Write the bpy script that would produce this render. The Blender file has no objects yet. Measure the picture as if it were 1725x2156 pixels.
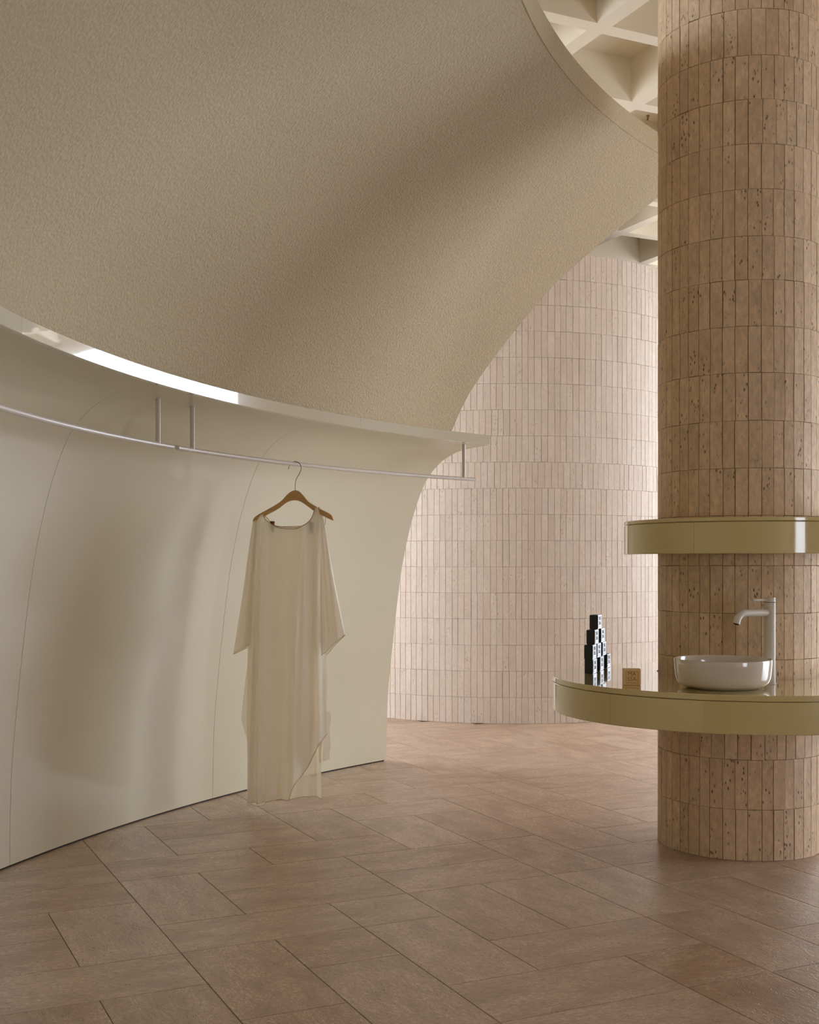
import bpy, bmesh, math, random
from mathutils import Vector, Matrix

random.seed(11)
SC = bpy.context.scene
COL = SC.collection
R = math.radians
PI = math.pi

# ------------------------------------------------------------------ camera
F, HZ, EYE, CX = 2520.0, 1190.0, 1.42, 862.5       # focal length and horizon in photo pixels
cam_data = bpy.data.cameras.new('camera')
cam = bpy.data.objects.new('camera', cam_data)
COL.objects.link(cam)
cam.location = (0, 0, EYE)
cam.rotation_euler = (R(90), 0, 0)
cam_data.sensor_fit = 'VERTICAL'
cam_data.sensor_height = 36
cam_data.lens = F / 2156 * 36
cam_data.shift_y = (HZ - 1078) / 2156
cam_data.clip_start = 0.05
SC.camera = cam

# ------------------------------------------------------------------ light
SKY = 7.3
world = bpy.data.worlds.new('overcast_sky')
SC.world = world
world.use_nodes = True
bg = world.node_tree.nodes['Background']
bg.inputs['Color'].default_value = (0.925, 0.99, 1.09, 1)
bg.inputs['Strength'].default_value = SKY
# window openings: wall, from, to, sill, head
RX, LX, FY, BY = 6.0, -3.3, -3.0, 17.5
CEIL = 4.55
WIN_R = [(-2.4, 0.2, 0.2, 2.6), (5.3, 7.8, 0.1, 2.6), (10.7, 15.5, 0.1, 4.4)]  # first opening is an added, unseen window that fills the foreground with light
WIN_L = [(2.5, 8.4, 3.55, 4.48), (9.3, 11.6, 0.05, 3.6)]
for wx, wins, s in ((RX, WIN_R, 1), (LX, WIN_L, -1)):
    for (a, b, z0, z1) in wins:
        ld = bpy.data.lights.new('window_portal', 'AREA')
        ld.shape = 'RECTANGLE'
        ld.size = z1 - z0
        ld.size_y = b - a
        ld.cycles.is_portal = True
        lo = bpy.data.objects.new('window_portal', ld)
        COL.objects.link(lo)
        lo.location = (wx + s * 0.13, (a + b) / 2, (z0 + z1) / 2)
        lo.rotation_euler = (0, R(90) * s, 0)

vs = SC.view_settings
vs.view_transform = 'Standard'
vs.look = 'None'
vs.exposure = 0.0
vs.gamma = 1.0
vs.use_curve_mapping = False
SC.cycles.use_denoising = True
SC.cycles.use_adaptive_sampling = True
SC.cycles.adaptive_threshold = 0.14
SC.cycles.adaptive_min_samples = 20
SC.cycles.max_bounces = 6
SC.cycles.diffuse_bounces = 4
SC.cycles.glossy_bounces = 3
SC.cycles.transparent_max_bounces = 8
SC.cycles.caustics_reflective = False
SC.cycles.caustics_refractive = False

# ------------------------------------------------------------------ helpers
def lin(c):
    return tuple((v / 12.92 if v <= 0.04045 else ((v + 0.055) / 1.055) ** 2.4) for v in c)

def rgb(r, g, b):
    return (*lin((r / 255, g / 255, b / 255)), 1)

def px(x, y, depth):
    """photo pixel at a given depth -> world point"""
    return Vector(((x - CX) / F * depth, depth, EYE + (HZ - y) / F * depth))

def proj(p):
    return (CX + F * p[0] / p[1], HZ - F * (p[2] - EYE) / p[1])

def mesh_obj(name, verts, faces, mat=None, parent=None, smooth=False, uvless=True):
    me = bpy.data.meshes.new(name)
    me.from_pydata([tuple(v) for v in verts], [], faces)
    me.update()
    if smooth:
        for p in me.polygons:
            p.use_smooth = True
    o = bpy.data.objects.new(name, me)
    COL.objects.link(o)
    if mat:
        me.materials.append(mat)
    if parent:
        o.parent = parent
    return o

def bm_obj(name, bm, mat=None, parent=None, smooth=False, angle=None):
    me = bpy.data.meshes.new(name)
    bmesh.ops.recalc_face_normals(bm, faces=bm.faces)
    bm.to_mesh(me)
    bm.free()
    if smooth:
        for p in me.polygons:
            p.use_smooth = True
        if angle:
            me.set_sharp_from_angle(angle=R(angle))
    o = bpy.data.objects.new(name, me)
    COL.objects.link(o)
    if mat:
        me.materials.append(mat)
    if parent:
        o.parent = parent
    return o

def empty(name, loc=(0, 0, 0), rz=0.0):
    o = bpy.data.objects.new(name, None)
    COL.objects.link(o)
    o.location = loc
    o.rotation_euler = (0, 0, rz)
    o.empty_display_size = 0.1
    return o

def tag(o, label=None, cat=None, group=None, kind=None):
    if label: o['label'] = label
    if cat: o['category'] = cat
    if group: o['group'] = group
    if kind: o['kind'] = kind
    return o

def add_box(bm, x0, x1, y0, y1, z0, z1):
    vs_ = [bm.verts.new((x, y, z)) for x in (x0, x1) for y in (y0, y1) for z in (z0, z1)]
    for f in ((0, 1, 3, 2), (4, 6, 7, 5), (0, 4, 5, 1), (2, 3, 7, 6), (0, 2, 6, 4), (1, 5, 7, 3)):
        bm.faces.new([vs_[i] for i in f])

def catmull(pts, n):
    """dense smooth curve through points (any dimension)"""
    P = [tuple(p) for p in pts]
    P = [tuple(2 * a - b for a, b in zip(P[0], P[1]))] + P + [tuple(2 * a - b for a, b in zip(P[-1], P[-2]))]
    out = []
    segs = len(P) - 3
    for i in range(segs):
        p0, p1, p2, p3 = P[i:i + 4]
        # centripetal-ish: clamp tangents
        for k in range(n):
            t = k / n
            t2, t3 = t * t, t * t * t
            out.append(tuple(0.5 * (2 * b + (c - a) * t + (2 * a - 5 * b + 4 * c - d) * t2 + (-a + 3 * b - 3 * c + d) * t3)
                             for a, b, c, d in zip(p0, p1, p2, p3)))
    out.append(P[-2])
    return out

def interp(x, tab):
    if x <= tab[0][0]: return tab[0][1]
    for (a, va), (b, vb) in zip(tab, tab[1:]):
        if x <= b:
            return va + (vb - va) * (x - a) / (b - a)
    return tab[-1][1]

def sinterp(x, tab):
    """smooth interpolation (hermite, monotone-ish)"""
    n = len(tab)
    if x <= tab[0][0]: return tab[0][1]
    if x >= tab[-1][0]: return tab[-1][1]
    for i in range(n - 1):
        if x <= tab[i + 1][0]:
            x0, y0 = tab[i]; x1, y1 = tab[i + 1]
            h = x1 - x0
            def slope(j):
                if j <= 0: return (tab[1][1] - tab[0][1]) / (tab[1][0] - tab[0][0])
                if j >= n - 1: return (tab[-1][1] - tab[-2][1]) / (tab[-1][0] - tab[-2][0])
                return (tab[j + 1][1] - tab[j - 1][1]) / (tab[j + 1][0] - tab[j - 1][0])
            m0, m1 = slope(i), slope(i + 1)
            t = (x - x0) / h
            return ((2 * t ** 3 - 3 * t ** 2 + 1) * y0 + (t ** 3 - 2 * t ** 2 + t) * h * m0
                    + (-2 * t ** 3 + 3 * t ** 2) * y1 + (t ** 3 - t ** 2) * h * m1)

def tube(pts, rad, n=12, caps=True):
    """tube mesh along a polyline -> verts, faces (parallel transport)"""
    pts = [Vector(p) for p in pts]
    rads = rad if isinstance(rad, (list, tuple)) else [rad] * len(pts)
    verts, faces = [], []
    t0 = (pts[1] - pts[0]).normalized()
    up = Vector((0, 0, 1)) if abs(t0.z) < 0.9 else Vector((1, 0, 0))
    nrm = (up - t0 * up.dot(t0)).normalized()
    for i, p in enumerate(pts):
        if i == 0: t = t0
        elif i == len(pts) - 1: t = (pts[-1] - pts[-2]).normalized()
        else: t = (pts[i + 1] - pts[i - 1]).normalized()
        nrm = (nrm - t * nrm.dot(t)).normalized()
        b = t.cross(nrm)
        for k in range(n):
            a = 2 * PI * k / n
            verts.append(p + (nrm * math.cos(a) + b * math.sin(a)) * rads[i])
    for i in range(len(pts) - 1):
        for k in range(n):
            faces.append((i * n + k, i * n + (k + 1) % n, (i + 1) * n + (k + 1) % n, (i + 1) * n + k))
    if caps:
        faces.append(tuple(range(n - 1, -1, -1)))
        m = (len(pts) - 1) * n
        faces.append(tuple(range(m, m + n)))
    return verts, faces

def tube_obj(name, pts, rad, mat, parent=None, n=12):
    v, f = tube(pts, rad, n)
    o = mesh_obj(name, v, f, mat, parent, True)
    o.data.set_sharp_from_angle(angle=R(50))
    return o

def lathe(prof, n=64, c=(0, 0)):
    """prof: list of (r, z) -> verts, faces"""
    verts, faces = [], []
    for (r, z) in prof:
        for k in range(n):
            a = 2 * PI * k / n
            verts.append((c[0] + r * math.cos(a), c[1] + r * math.sin(a), z))
    for i in range(len(prof) - 1):
        for k in range(n):
            faces.append((i * n + k, i * n + (k + 1) % n, (i + 1) * n + (k + 1) % n, (i + 1) * n + k))
    faces.append(tuple(range(n - 1, -1, -1)))
    m = (len(prof) - 1) * n
    faces.append(tuple(range(m, m + n)))
    return verts, faces

# ------------------------------------------------------------------ materials
class NT:
    def __init__(s, name):
        s.m = bpy.data.materials.new(name)
        s.m.use_nodes = True
        s.t = s.m.node_tree
        s.b = s.t.nodes['Principled BSDF']
        s.out = s.t.nodes['Material Output']
    def n(s, typ, **kw):
        nd = s.t.nodes.new(typ)
        for k, v in kw.items():
            if k in nd.inputs: nd.inputs[k].default_value = v
            else: setattr(nd, k, v)
        return nd
    def l(s, a, b):
        s.t.links.new(a, b)
    def ramp(s, fac, stops, interp_='LINEAR'):
        r = s.n('ShaderNodeValToRGB')
        cr = r.color_ramp
        cr.interpolation = interp_
        while len(cr.elements) < len(stops):
            cr.elements.new(0.5)
        for e, (p, c) in zip(cr.elements, stops):
            e.position = p
            e.color = c if len(c) == 4 else (*c, 1)
        s.l(fac, r.inputs['Fac'])
        return r.outputs['Color']
    def mix(s, fac, a, b, blend='MIX'):
        m = s.n('ShaderNodeMix', data_type='RGBA', blend_type=blend)
        if isinstance(fac, (int, float)): m.inputs[0].default_value = fac
        else: s.l(fac, m.inputs[0])
        for i, v in ((6, a), (7, b)):
            if isinstance(v, tuple): m.inputs[i].default_value = v
            else: s.l(v, m.inputs[i])
        return m.outputs[2]
    def math(s, op, a, b=0.0):
        m = s.n('ShaderNodeMath', operation=op)
        for i, v in ((0, a), (1, b)):
            if isinstance(v, (int, float)): m.inputs[i].default_value = v
            else: s.l(v, m.inputs[i])
        return m.outputs[0]
    def bump(s, height, strength, dist, prev=None):
        b = s.n('ShaderNodeBump')
        b.inputs['Strength'].default_value = strength
        b.inputs['Distance'].default_value = dist
        s.l(height, b.inputs['Height'])
        if prev is not None: s.l(prev, b.inputs['Normal'])
        return b.outputs['Normal']

def set_p(nt, color=None, rough=None, spec=None, metal=None, coat=None, coat_r=None, ior=None):
    b = nt.b
    if color is not None: b.inputs['Base Color'].default_value = color
    if rough is not None: b.inputs['Roughness'].default_value = rough
    if spec is not None: b.inputs['Specular IOR Level'].default_value = spec
    if metal is not None: b.inputs['Metallic'].default_value = metal
    if coat is not None: b.inputs['Coat Weight'].default_value = coat
    if coat_r is not None: b.inputs['Coat Roughness'].default_value = coat_r
    if ior is not None: b.inputs['IOR'].default_value = ior

def simple(name, color, rough=0.5, noise=0.0, scale=8.0, **kw):
    """plain finish with a faint procedural tone variation"""
    nt = NT(name)
    set_p(nt, color, rough, **kw)
    if noise:
        tc = nt.n('ShaderNodeTexCoord')
        nz = nt.n('ShaderNodeTexNoise', Scale=scale, Detail=1.0)
        nt.l(tc.outputs['Object'], nz.inputs['Vector'])
        d = tuple(c * (1 - noise) for c in color[:3]) + (1,)
        e = tuple(min(1, c * (1 + noise)) for c in color[:3]) + (1,)
        nt.l(nt.mix(nz.outputs['Fac'], d, e), nt.b.inputs['Base Color'])
    return nt.m

def stone(name, base, dark, light, pit, rough, pit_scale, pit_amt, streak=(1, 1, 1), world=False, var=0.5, bumpd=0.002, speck=0.0, por=(0.5, 0.68), soft=0.0):
    """travertine: per-piece tone, cloudy grain, pits"""
    nt = NT(name)
    tc = nt.n('ShaderNodeTexCoord')
    oi = nt.n('ShaderNodeObjectInfo')
    ge = nt.n('ShaderNodeNewGeometry')
    rnd = nt.math('FRACT', nt.math('ADD', oi.outputs['Random'], ge.outputs['Random Per Island']))
    # every piece is cut from another part of the block
    off = nt.n('ShaderNodeCombineXYZ')
    nt.l(nt.math('MULTIPLY', rnd, 37.0), off.inputs[0])
    nt.l(nt.math('MULTIPLY', rnd, 91.0), off.inputs[2])
    add = nt.n('ShaderNodeVectorMath', operation='ADD')
    if world:
        nt.l(ge.outputs['Position'], add.inputs[0])
    else:
        nt.l(tc.outputs['Object'], add.inputs[0])
    nt.l(off.outputs[0], add.inputs[1])
    mp = nt.n('ShaderNodeMapping')
    mp.inputs['Scale'].default_value = streak
    nt.l(add.outputs[0], mp.inputs['Vector'])
    v = mp.outputs[0]
    cloud = nt.n('ShaderNodeTexNoise', Scale=5.0, Detail=4.0, Roughness=0.65)
    nt.l(v, cloud.inputs['Vector'])
    fine = nt.n('ShaderNodeTexNoise', Scale=46.0, Detail=3.0, Roughness=0.7)
    nt.l(v, fine.inputs['Vector'])
    pits = nt.n('ShaderNodeTexVoronoi', Scale=pit_scale)
    nt.l(v, pits.inputs['Vector'])
    sel = nt.n('ShaderNodeTexNoise', Scale=pit_scale * 0.22, Detail=1.0)
    nt.l(v, sel.inputs['Vector'])
    # pits open only where the stone is porous
    porm = nt.ramp(sel.outputs['Fac'], [(por[0], (0, 0, 0, 1)), (por[1], (1, 1, 1, 1))])
    pit_d = nt.ramp(pits.outputs['Distance'], [(0.14, (1, 1, 1, 1)), (0.32, (0, 0, 0, 1))])
    pit_m = nt.math('MULTIPLY', nt.math('MULTIPLY', porm, pit_d), pit_amt)
    c = nt.mix(nt.ramp(rnd, [(0.0, (0, 0, 0, 1)), (1.0, (1, 1, 1, 1))]), dark, light)
    c = nt.mix(1 - var, c, base)
    cl = nt.ramp(cloud.outputs['Fac'], [(0.32, (0.86, 0.85, 0.84, 1)), (0.68, (1.1, 1.1, 1.1, 1))])
    c = nt.mix(1.0 - soft, c, cl, 'MULTIPLY')
    fn = nt.ramp(fine.outputs['Fac'], [(0.3, (0.80, 0.79, 0.78, 1)), (0.7, (1.12, 1.12, 1.12, 1))])
    c = nt.mix(1.0 - soft, c, fn, 'MULTIPLY')
    if speck:
        sp = nt.n('ShaderNodeTexNoise', Scale=75.0, Detail=2.0, Roughness=0.8)
        nt.l(v, sp.inputs['Vector'])
        sf = nt.ramp(sp.outputs['Fac'], [(0.51, (0, 0, 0, 1)), (0.63, (1, 1, 1, 1))])
        patch = nt.ramp(cloud.outputs['Fac'], [(0.42, (0, 0, 0, 1)), (0.58, (1, 1, 1, 1))])
        c = nt.mix(nt.math('MULTIPLY', nt.math('MULTIPLY', sf, patch), speck), c, light)
    c = nt.mix(pit_m, c, pit)
    nt.l(c, nt.b.inputs['Base Color'])
    h = nt.math('SUBTRACT', nt.math('MULTIPLY', fine.outputs['Fac'], 0.5), pit_m)
    nt.l(nt.bump(h, 0.7, bumpd), nt.b.inputs['Normal'])
    set_p(nt, rough=rough, spec=0.45)
    return nt.m

M = {}
M['column_stone'] = stone('column_travertine', rgb(224, 197, 165), rgb(215, 186, 152), rgb(230, 206, 177), rgb(112, 82, 60),
                          0.62, 62.0, 0.9, (1, 1, 0.5), world=True, var=0.5, bumpd=0.004, por=(0.53, 0.66))
M['drum_stone'] = stone('wall_travertine', rgb(214, 199, 184), rgb(208, 190, 173), rgb(218, 205, 192), rgb(160, 130, 108),
                        0.65, 48.0, 0.6, (1, 1, 0.6), world=True, var=0.6, bumpd=0.003, por=(0.55, 0.68), soft=0.55)
M['floor_stone'] = stone('floor_travertine', rgb(186, 158, 134), rgb(179, 149, 124), rgb(222, 203, 185), rgb(112, 84, 64),
                         0.36, 70.0, 0.55, (0.75, 1.6, 1), var=0.3, bumpd=0.004, speck=0.85, por=(0.5, 0.66))
M['joint'] = simple('joint_mortar', rgb(122, 94, 72), 0.9, 0.15, 30)
M['pale_joint'] = simple('pale_joint_mortar', rgb(186, 160, 138), 0.9, 0.15, 30)
M['floor_joint'] = simple('floor_grout', rgb(112, 88, 70), 0.9, 0.15, 30)
M['wall_paint'] = simple('warm_bounce_wall_paint', rgb(216, 192, 162), 0.8, 0.02, 3)  # warm tint put in so the unseen walls bounce warm light
M['frame_paint'] = simple('window_frame_paint', rgb(225, 220, 210), 0.4, 0.02, 3)
M['concrete'] = simple('painted_concrete', rgb(230, 218, 196), 0.75, 0.04, 4)
M['metal_white'] = simple('powder_coated_rail', rgb(214, 206, 198), 0.28, 0.02, 20, spec=0.6)
M['lacquer'] = simple('cream_lacquer', rgb(216, 198, 142), 0.12, 0.02, 3, coat=1.0, coat_r=0.03)
M['panel'] = simple('cove_panel_lacquer', rgb(216, 209, 184), 0.36, 0.015, 2, spec=0.45, coat=0.45, coat_r=0.09)
M['strip'] = simple('gloss_edge_trim', rgb(196, 192, 174), 0.12, 0.02, 3, coat=1.0, coat_r=0.02)
M['strip'].node_tree.nodes['Principled BSDF'].inputs['Coat IOR'].default_value = 2.0
M['ceramic'] = simple('glazed_ceramic', rgb(222, 212, 200), 0.15, 0.01, 6, coat=0.8, coat_r=0.04)
M['faucet'] = simple('matt_white_faucet', rgb(214, 206, 194), 0.35, 0.01, 6)
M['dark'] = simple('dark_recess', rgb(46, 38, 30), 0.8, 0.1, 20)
M['soap_dark'] = simple('charcoal_soap', rgb(34, 38, 38), 0.35, 0.2, 40)
M['soap_face'] = simple('charcoal_soap_face', rgb(98, 104, 108), 0.3, 0.35, 90)
M['soap_mark'] = simple('soap_embossing', rgb(40, 44, 46), 0.5, 0.2, 40)
M['soap_tan'] = simple('tan_soap', rgb(236, 200, 142), 0.55, 0.06, 40)
M['tan_mark'] = simple('tan_soap_engraving', rgb(158, 118, 64), 0.6, 0.05, 40)
M['brass'] = simple('bronze_wire', rgb(120, 88, 54), 0.3, 0.05, 30, metal=0.8)

def plaster():
    nt = NT('stippled_plaster')
    tc = nt.n('ShaderNodeTexCoord')
    a = nt.n('ShaderNodeTexNoise', Scale=85.0, Detail=2.0, Roughness=0.6)
    b = nt.n('ShaderNodeTexVoronoi', Scale=70.0)
    c = nt.n('ShaderNodeTexNoise', Scale=1.2, Detail=3.0)
    for x in (a, b, c): nt.l(tc.outputs['Object'], x.inputs['Vector'])
    h = nt.math('ADD', nt.math('MULTIPLY', a.outputs['Fac'], 0.8), nt.math('MULTIPLY', b.outputs['Distance'], 0.5))
    nt.l(nt.bump(h, 0.75, 0.006), nt.b.inputs['Normal'])
    base = nt.mix(c.outputs['Fac'], rgb(200, 184, 154), rgb(206, 190, 160))
    nt.l(nt.mix(1.0, base, nt.ramp(a.outputs['Fac'], [(0.35, (0.9, 0.89, 0.88, 1)), (0.65, (1.04, 1.04, 1.04, 1))]), 'MULTIPLY'),
         nt.b.inputs['Base Color'])
    set_p(nt, rough=0.85, spec=0.2)
    return nt.m
M['plaster'] = plaster()

def wood():
    nt = NT('beech_hanger_wood')
    tc = nt.n('ShaderNodeTexCoord')
    mp = nt.n('ShaderNodeMapping')
    mp.inputs['Scale'].default_value = (6, 60, 60)
    nt.l(tc.outputs['Object'], mp.inputs['Vector'])
    a = nt.n('ShaderNodeTexNoise', Scale=2.0, Detail=5.0)
    nt.l(mp.outputs[0], a.inputs['Vector'])
    nt.l(nt.ramp(a.outputs['Fac'], [(0.3, rgb(190, 148, 90)), (0.7, rgb(212, 172, 112))]), nt.b.inputs['Base Color'])
    set_p(nt, rough=0.45)
    return nt.m
M['wood'] = wood()

def fabric(name, col, thru, transl, transp):
    nt = NT(name)
    tc = nt.n('ShaderNodeTexCoord')
    w = nt.n('ShaderNodeTexNoise', Scale=420.0, Detail=2.0)
    nt.l(tc.outputs['Object'], w.inputs['Vector'])
    c = nt.mix(w.outputs['Fac'], tuple(x * 0.96 for x in col[:3]) + (1,), col)
    d = nt.n('ShaderNodeBsdfDiffuse')
    t = nt.n('ShaderNodeBsdfTranslucent', Color=thru)
    g = nt.n('ShaderNodeBsdfGlossy', Roughness=0.4)
    tr = nt.n('ShaderNodeBsdfTransparent')
    nt.l(c, d.inputs['Color'])
    m1 = nt.n('ShaderNodeMixShader'); m1.inputs[0].default_value = transl
    nt.l(d.outputs[0], m1.inputs[1]); nt.l(t.outputs[0], m1.inputs[2])
    m2 = nt.n('ShaderNodeMixShader'); m2.inputs[0].default_value = 0.1
    nt.l(m1.outputs[0], m2.inputs[1]); nt.l(g.outputs[0], m2.inputs[2])
    m3 = nt.n('ShaderNodeMixShader'); m3.inputs[0].default_value = transp
    nt.l(m2.outputs[0], m3.inputs[1]); nt.l(tr.outputs[0], m3.inputs[2])
    nt.l(m3.outputs[0], nt.out.inputs['Surface'])
    return nt.m
M['silk'] = fabric('sheer_silk', rgb(254, 251, 246), rgb(253, 236, 200), 0.38, 0.2)
M['hem'] = fabric('silk_rolled_hem', rgb(220, 192, 152), rgb(220, 180, 130), 0.3, 0.0)

# ------------------------------------------------------------------ floor
E2 = Vector((0.904, 0.4276)).normalized()     # paving runs in these two directions
E1 = Vector((-E2.y, E2.x))
ANG = math.atan2(E2.y, E2.x)
MOD = 0.3625
E2_0, E1_0 = 1.118, 3.60
def grid_xy(a, b):
    p = E2 * (E2_0 + a * MOD) + E1 * (E1_0 + b * MOD)
    return p.x, p.y

bm = bmesh.new()
add_box(bm, LX - 0.2, RX + 0.2, FY - 0.2, BY + 0.2, -0.2, -0.004)
floor = bm_obj('floor', bm, M['floor_joint'])
tag(floor, 'warm brown travertine floor laid in interlocking rectangular slabs', None, None, 'structure')

def slab_mesh(name, w, h, t, ch, mat):
    """slab with chamfered top edge, top face at z = 0"""
    bm = bmesh.new()
    lo = [bm.verts.new((sx * w / 2, sy * h / 2, -t)) for sx, sy in ((-1, -1), (1, -1), (1, 1), (-1, 1))]
    mi = [bm.verts.new((sx * w / 2, sy * h / 2, -ch)) for sx, sy in ((-1, -1), (1, -1), (1, 1), (-1, 1))]
    up = [bm.verts.new((sx * (w / 2 - ch), sy * (h / 2 - ch), 0)) for sx, sy in ((-1, -1), (1, -1), (1, 1), (-1, 1))]
    bm.faces.new(up)
    for i in range(4):
        j = (i + 1) % 4
        bm.faces.new((lo[i], lo[j], mi[j], mi[i]))
        bm.faces.new((mi[i], mi[j], up[j], up[i]))
    me = bpy.data.meshes.new(name)
    bmesh.ops.recalc_face_normals(bm, faces=bm.faces)
    bm.to_mesh(me); bm.free()
    me.materials.append(mat)
    return me

GAP = 0.0028
ME_LONG = slab_mesh('floor_tile', 2 * MOD - GAP, MOD - GAP, 0.0036, 0.0012, M['floor_stone'])
ME_ONE = slab_mesh('floor_tile_half', MOD - GAP, MOD - GAP, 0.0036, 0.0012, M['floor_stone'])
taken = {}
forced = [((0, 2), 'h'), ((0, 0), 'v'), ((-1, 2), 'v'), ((-2, 1), 'h'), ((-1, -1), 'v'), ((1, 3), 'h'), ((0, 3), 'v'),
          ((-3, 3), 'h'), ((-3, 2), 'h'), ((3, 0), 'h'), ((5, -1), 'v'), ((2, -2), 'h'), ((4, -3), 'v'), ((4, 1), 'v'),
          ((5, 3), 'v'), ((6, 2), 'h'), ((5, 5), 'v'), ((6, 4), 'v'), ((3, 4), 'h'), ((3, 3), 'h')]
def wanted(a, b):
    x, y = grid_xy(a, b)
    if y < 2.6 or y > 12.3: return False
    if x < -2.5 or x > 0.36 * y + 0.75: return False
    if y > 9.2 and (x < -1.6 or x > 3.2): return False
    if (x - 0.97) ** 2 + (y - 12.61) ** 2 < 1.85 ** 2: return False
    if (x - 1.695) ** 2 + (y - 6.145) ** 2 < 0.1 ** 2: return False
    if math.hypot(x - 5.90, y - 3.284) > 8.5 and y < 8.9: return False
    return True
tiles = []
def put(a, b, o):
    cells = [(a, b), (a + 1, b)] if o == 'h' else ([(a, b), (a, b + 1)] if o == 'v' else [(a, b)])
    if any(c in taken for c in cells): return False
    for c in cells: taken[c] = 1
    tiles.append((a, b, o))
    return True
for (a, b), o in forced: put(a, b, o)
rnd = random.Random(5)
for b in range(-8, 34):
    for a in range(-14, 30):
        if (a, b) in taken or not wanted(a + .5, b + .5): continue
        opts = ['h', 'v'] if (a + b) % 2 else ['v', 'h']
        if rnd.random() < 0.25: opts.reverse()
        if not (put(a, b, opts[0]) or put(a, b, opts[1])): put(a, b, 's')
def near(t):
    x, y = grid_xy(t[0] + .5, t[1] + .5)
    return y
tiles.sort(key=near)
tiles = tiles[:300]
for (a, b, o) in tiles:
    me = ME_ONE if o == 's' else ME_LONG
    w, h = {'h': (2, 1), 'v': (1, 2), 's': (1, 1)}[o]
    x, y = grid_xy(a + w / 2, b + h / 2)
    t = bpy.data.objects.new('floor_tile', me)
    COL.objects.link(t)
    t.parent = floor
    t.location = (x, y, -0.0003 * random.random())
    t.rotation_euler = (random.uniform(-1, 1) * 0.0006, random.uniform(-1, 1) * 0.0006,
                        ANG + (R(90) if o == 'v' else 0) + (PI if random.random() < .5 else 0))

# ------------------------------------------------------------------ outer walls with window openings
TOPZ = CEIL + 0.32
def wall_with_windows(name, wx, s, wins, label):
    bm = bmesh.new()
    x0, x1 = (wx, wx + s * 0.25) if s > 0 else (wx + s * 0.25, wx)
    y = FY - 0.25
    for (a, b, z0, z1) in wins:
        add_box(bm, x0, x1, y, a, 0, TOPZ)
        add_box(bm, x0, x1, a, b, 0, z0)
        add_box(bm, x0, x1, a, b, z1, TOPZ)
        y = b
    add_box(bm, x0, x1, y, BY + 0.25, 0, TOPZ)
    return tag(bm_obj(name, bm, M['wall_paint']), label, None, None, 'structure')
wall_with_windows('wall_right', RX, 1, WIN_R, 'plain warm-tinted outer wall with tall windows')
wall_with_windows('wall_far_left', LX, -1, WIN_L, 'plain warm-tinted outer wall behind the curved alcove')
for nm, y0, y1 in (('wall_front', FY - 0.25, FY), ('wall_far_back', BY, BY + 0.25)):
    bm = bmesh.new()
    add_box(bm, LX, RX, y0, y1, 0, TOPZ)
    tag(bm_obj(nm, bm, M['wall_paint']), 'plain warm-tinted end wall', None, None, 'structure')
k = 0
for wx, wins, s in ((RX, WIN_R, 1), (LX, WIN_L, -1)):
    for (a, b, z0, z1) in wins:
        k += 1
        bm = bmesh.new()
        x0, x1 = sorted((wx + s * 0.05, wx + s * 0.11))
        t = 0.05
        add_box(bm, x0, x1, a, a + t, z0, z1)
        add_box(bm, x0, x1, b - t, b, z0, z1)
        add_box(bm, x0, x1, a + t, b - t, z0, z0 + t)
        add_box(bm, x0, x1, a + t, b - t, z1 - t, z1)
        tag(bm_obj('window_%d' % k, bm, M['frame_paint']), 'tall white framed window opening', None, None, 'structure')

# ------------------------------------------------------------------ ceiling: waffle slab
GS, RIB, CD = 0.88, 0.105, 0.27
I0 = Vector((1.108, 6.98))
bmc = bmesh.new()
for i in range(-16, 17):
    for j in range(-16, 17):
        c = I0 + E2 * (GS * (i + 0.5)) + E1 * (GS * (j + 0.5))
        if not (LX - 0.4 < c.x < RX + 0.4 and FY - 0.4 < c.y < BY + 0.4): continue
        def P(u, v, z):
            p = c + E2 * u + E1 * v
            return bmc.verts.new((p.x, p.y, z))
        g, q, t = GS / 2, GS / 2 - RIB / 2, GS / 2 - RIB / 2 - 0.035
        sg = ((-1, -1), (1, -1), (1, 1), (-1, 1))
        o_ = [P(a * g, b * g, CEIL) for a, b in sg]
        n_ = [P(a * q, b * q, CEIL) for a, b in sg]
        u_ = [P(a * t, b * t, CEIL + CD) for a, b in sg]
        for e in range(4):
            f2 = (e + 1) % 4
            bmc.faces.new((o_[e], o_[f2], n_[f2], n_[e]))
            bmc.faces.new((n_[e], n_[f2], u_[f2], u_[e]))
        bmc.faces.new(u_)
bmesh.ops.remove_doubles(bmc, verts=bmc.verts, dist=1e-4)
add_box(bmc, LX - 0.3, RX + 0.3, FY - 0.3, BY + 0.3, CEIL + CD + 0.02, CEIL + CD + 0.2)
ceiling = bm_obj('ceiling', bmc, M['concrete'])
tag(ceiling, 'cream painted concrete waffle ceiling with square coffers', None, None, 'structure')

# small sprinkler head under a rib
spr = empty('ceiling_sprinkler', (1.66, 8.33, CEIL))
tag(spr, 'tiny bronze sprinkler head under the coffered ceiling, beside the column', 'sprinkler')
for nm, pr in (('socket', [(0.004, -0.02), (0.011, -0.018), (0.013, 0.0)]), ('deflector', [(0.002, -0.034), (0.013, -0.032), (0.013, -0.030), (0.003, -0.028), (0.003, -0.019)])):
    v, f = lathe(pr, 16)
    mesh_obj(nm, v, f, M['brass'], spr, True)

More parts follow.
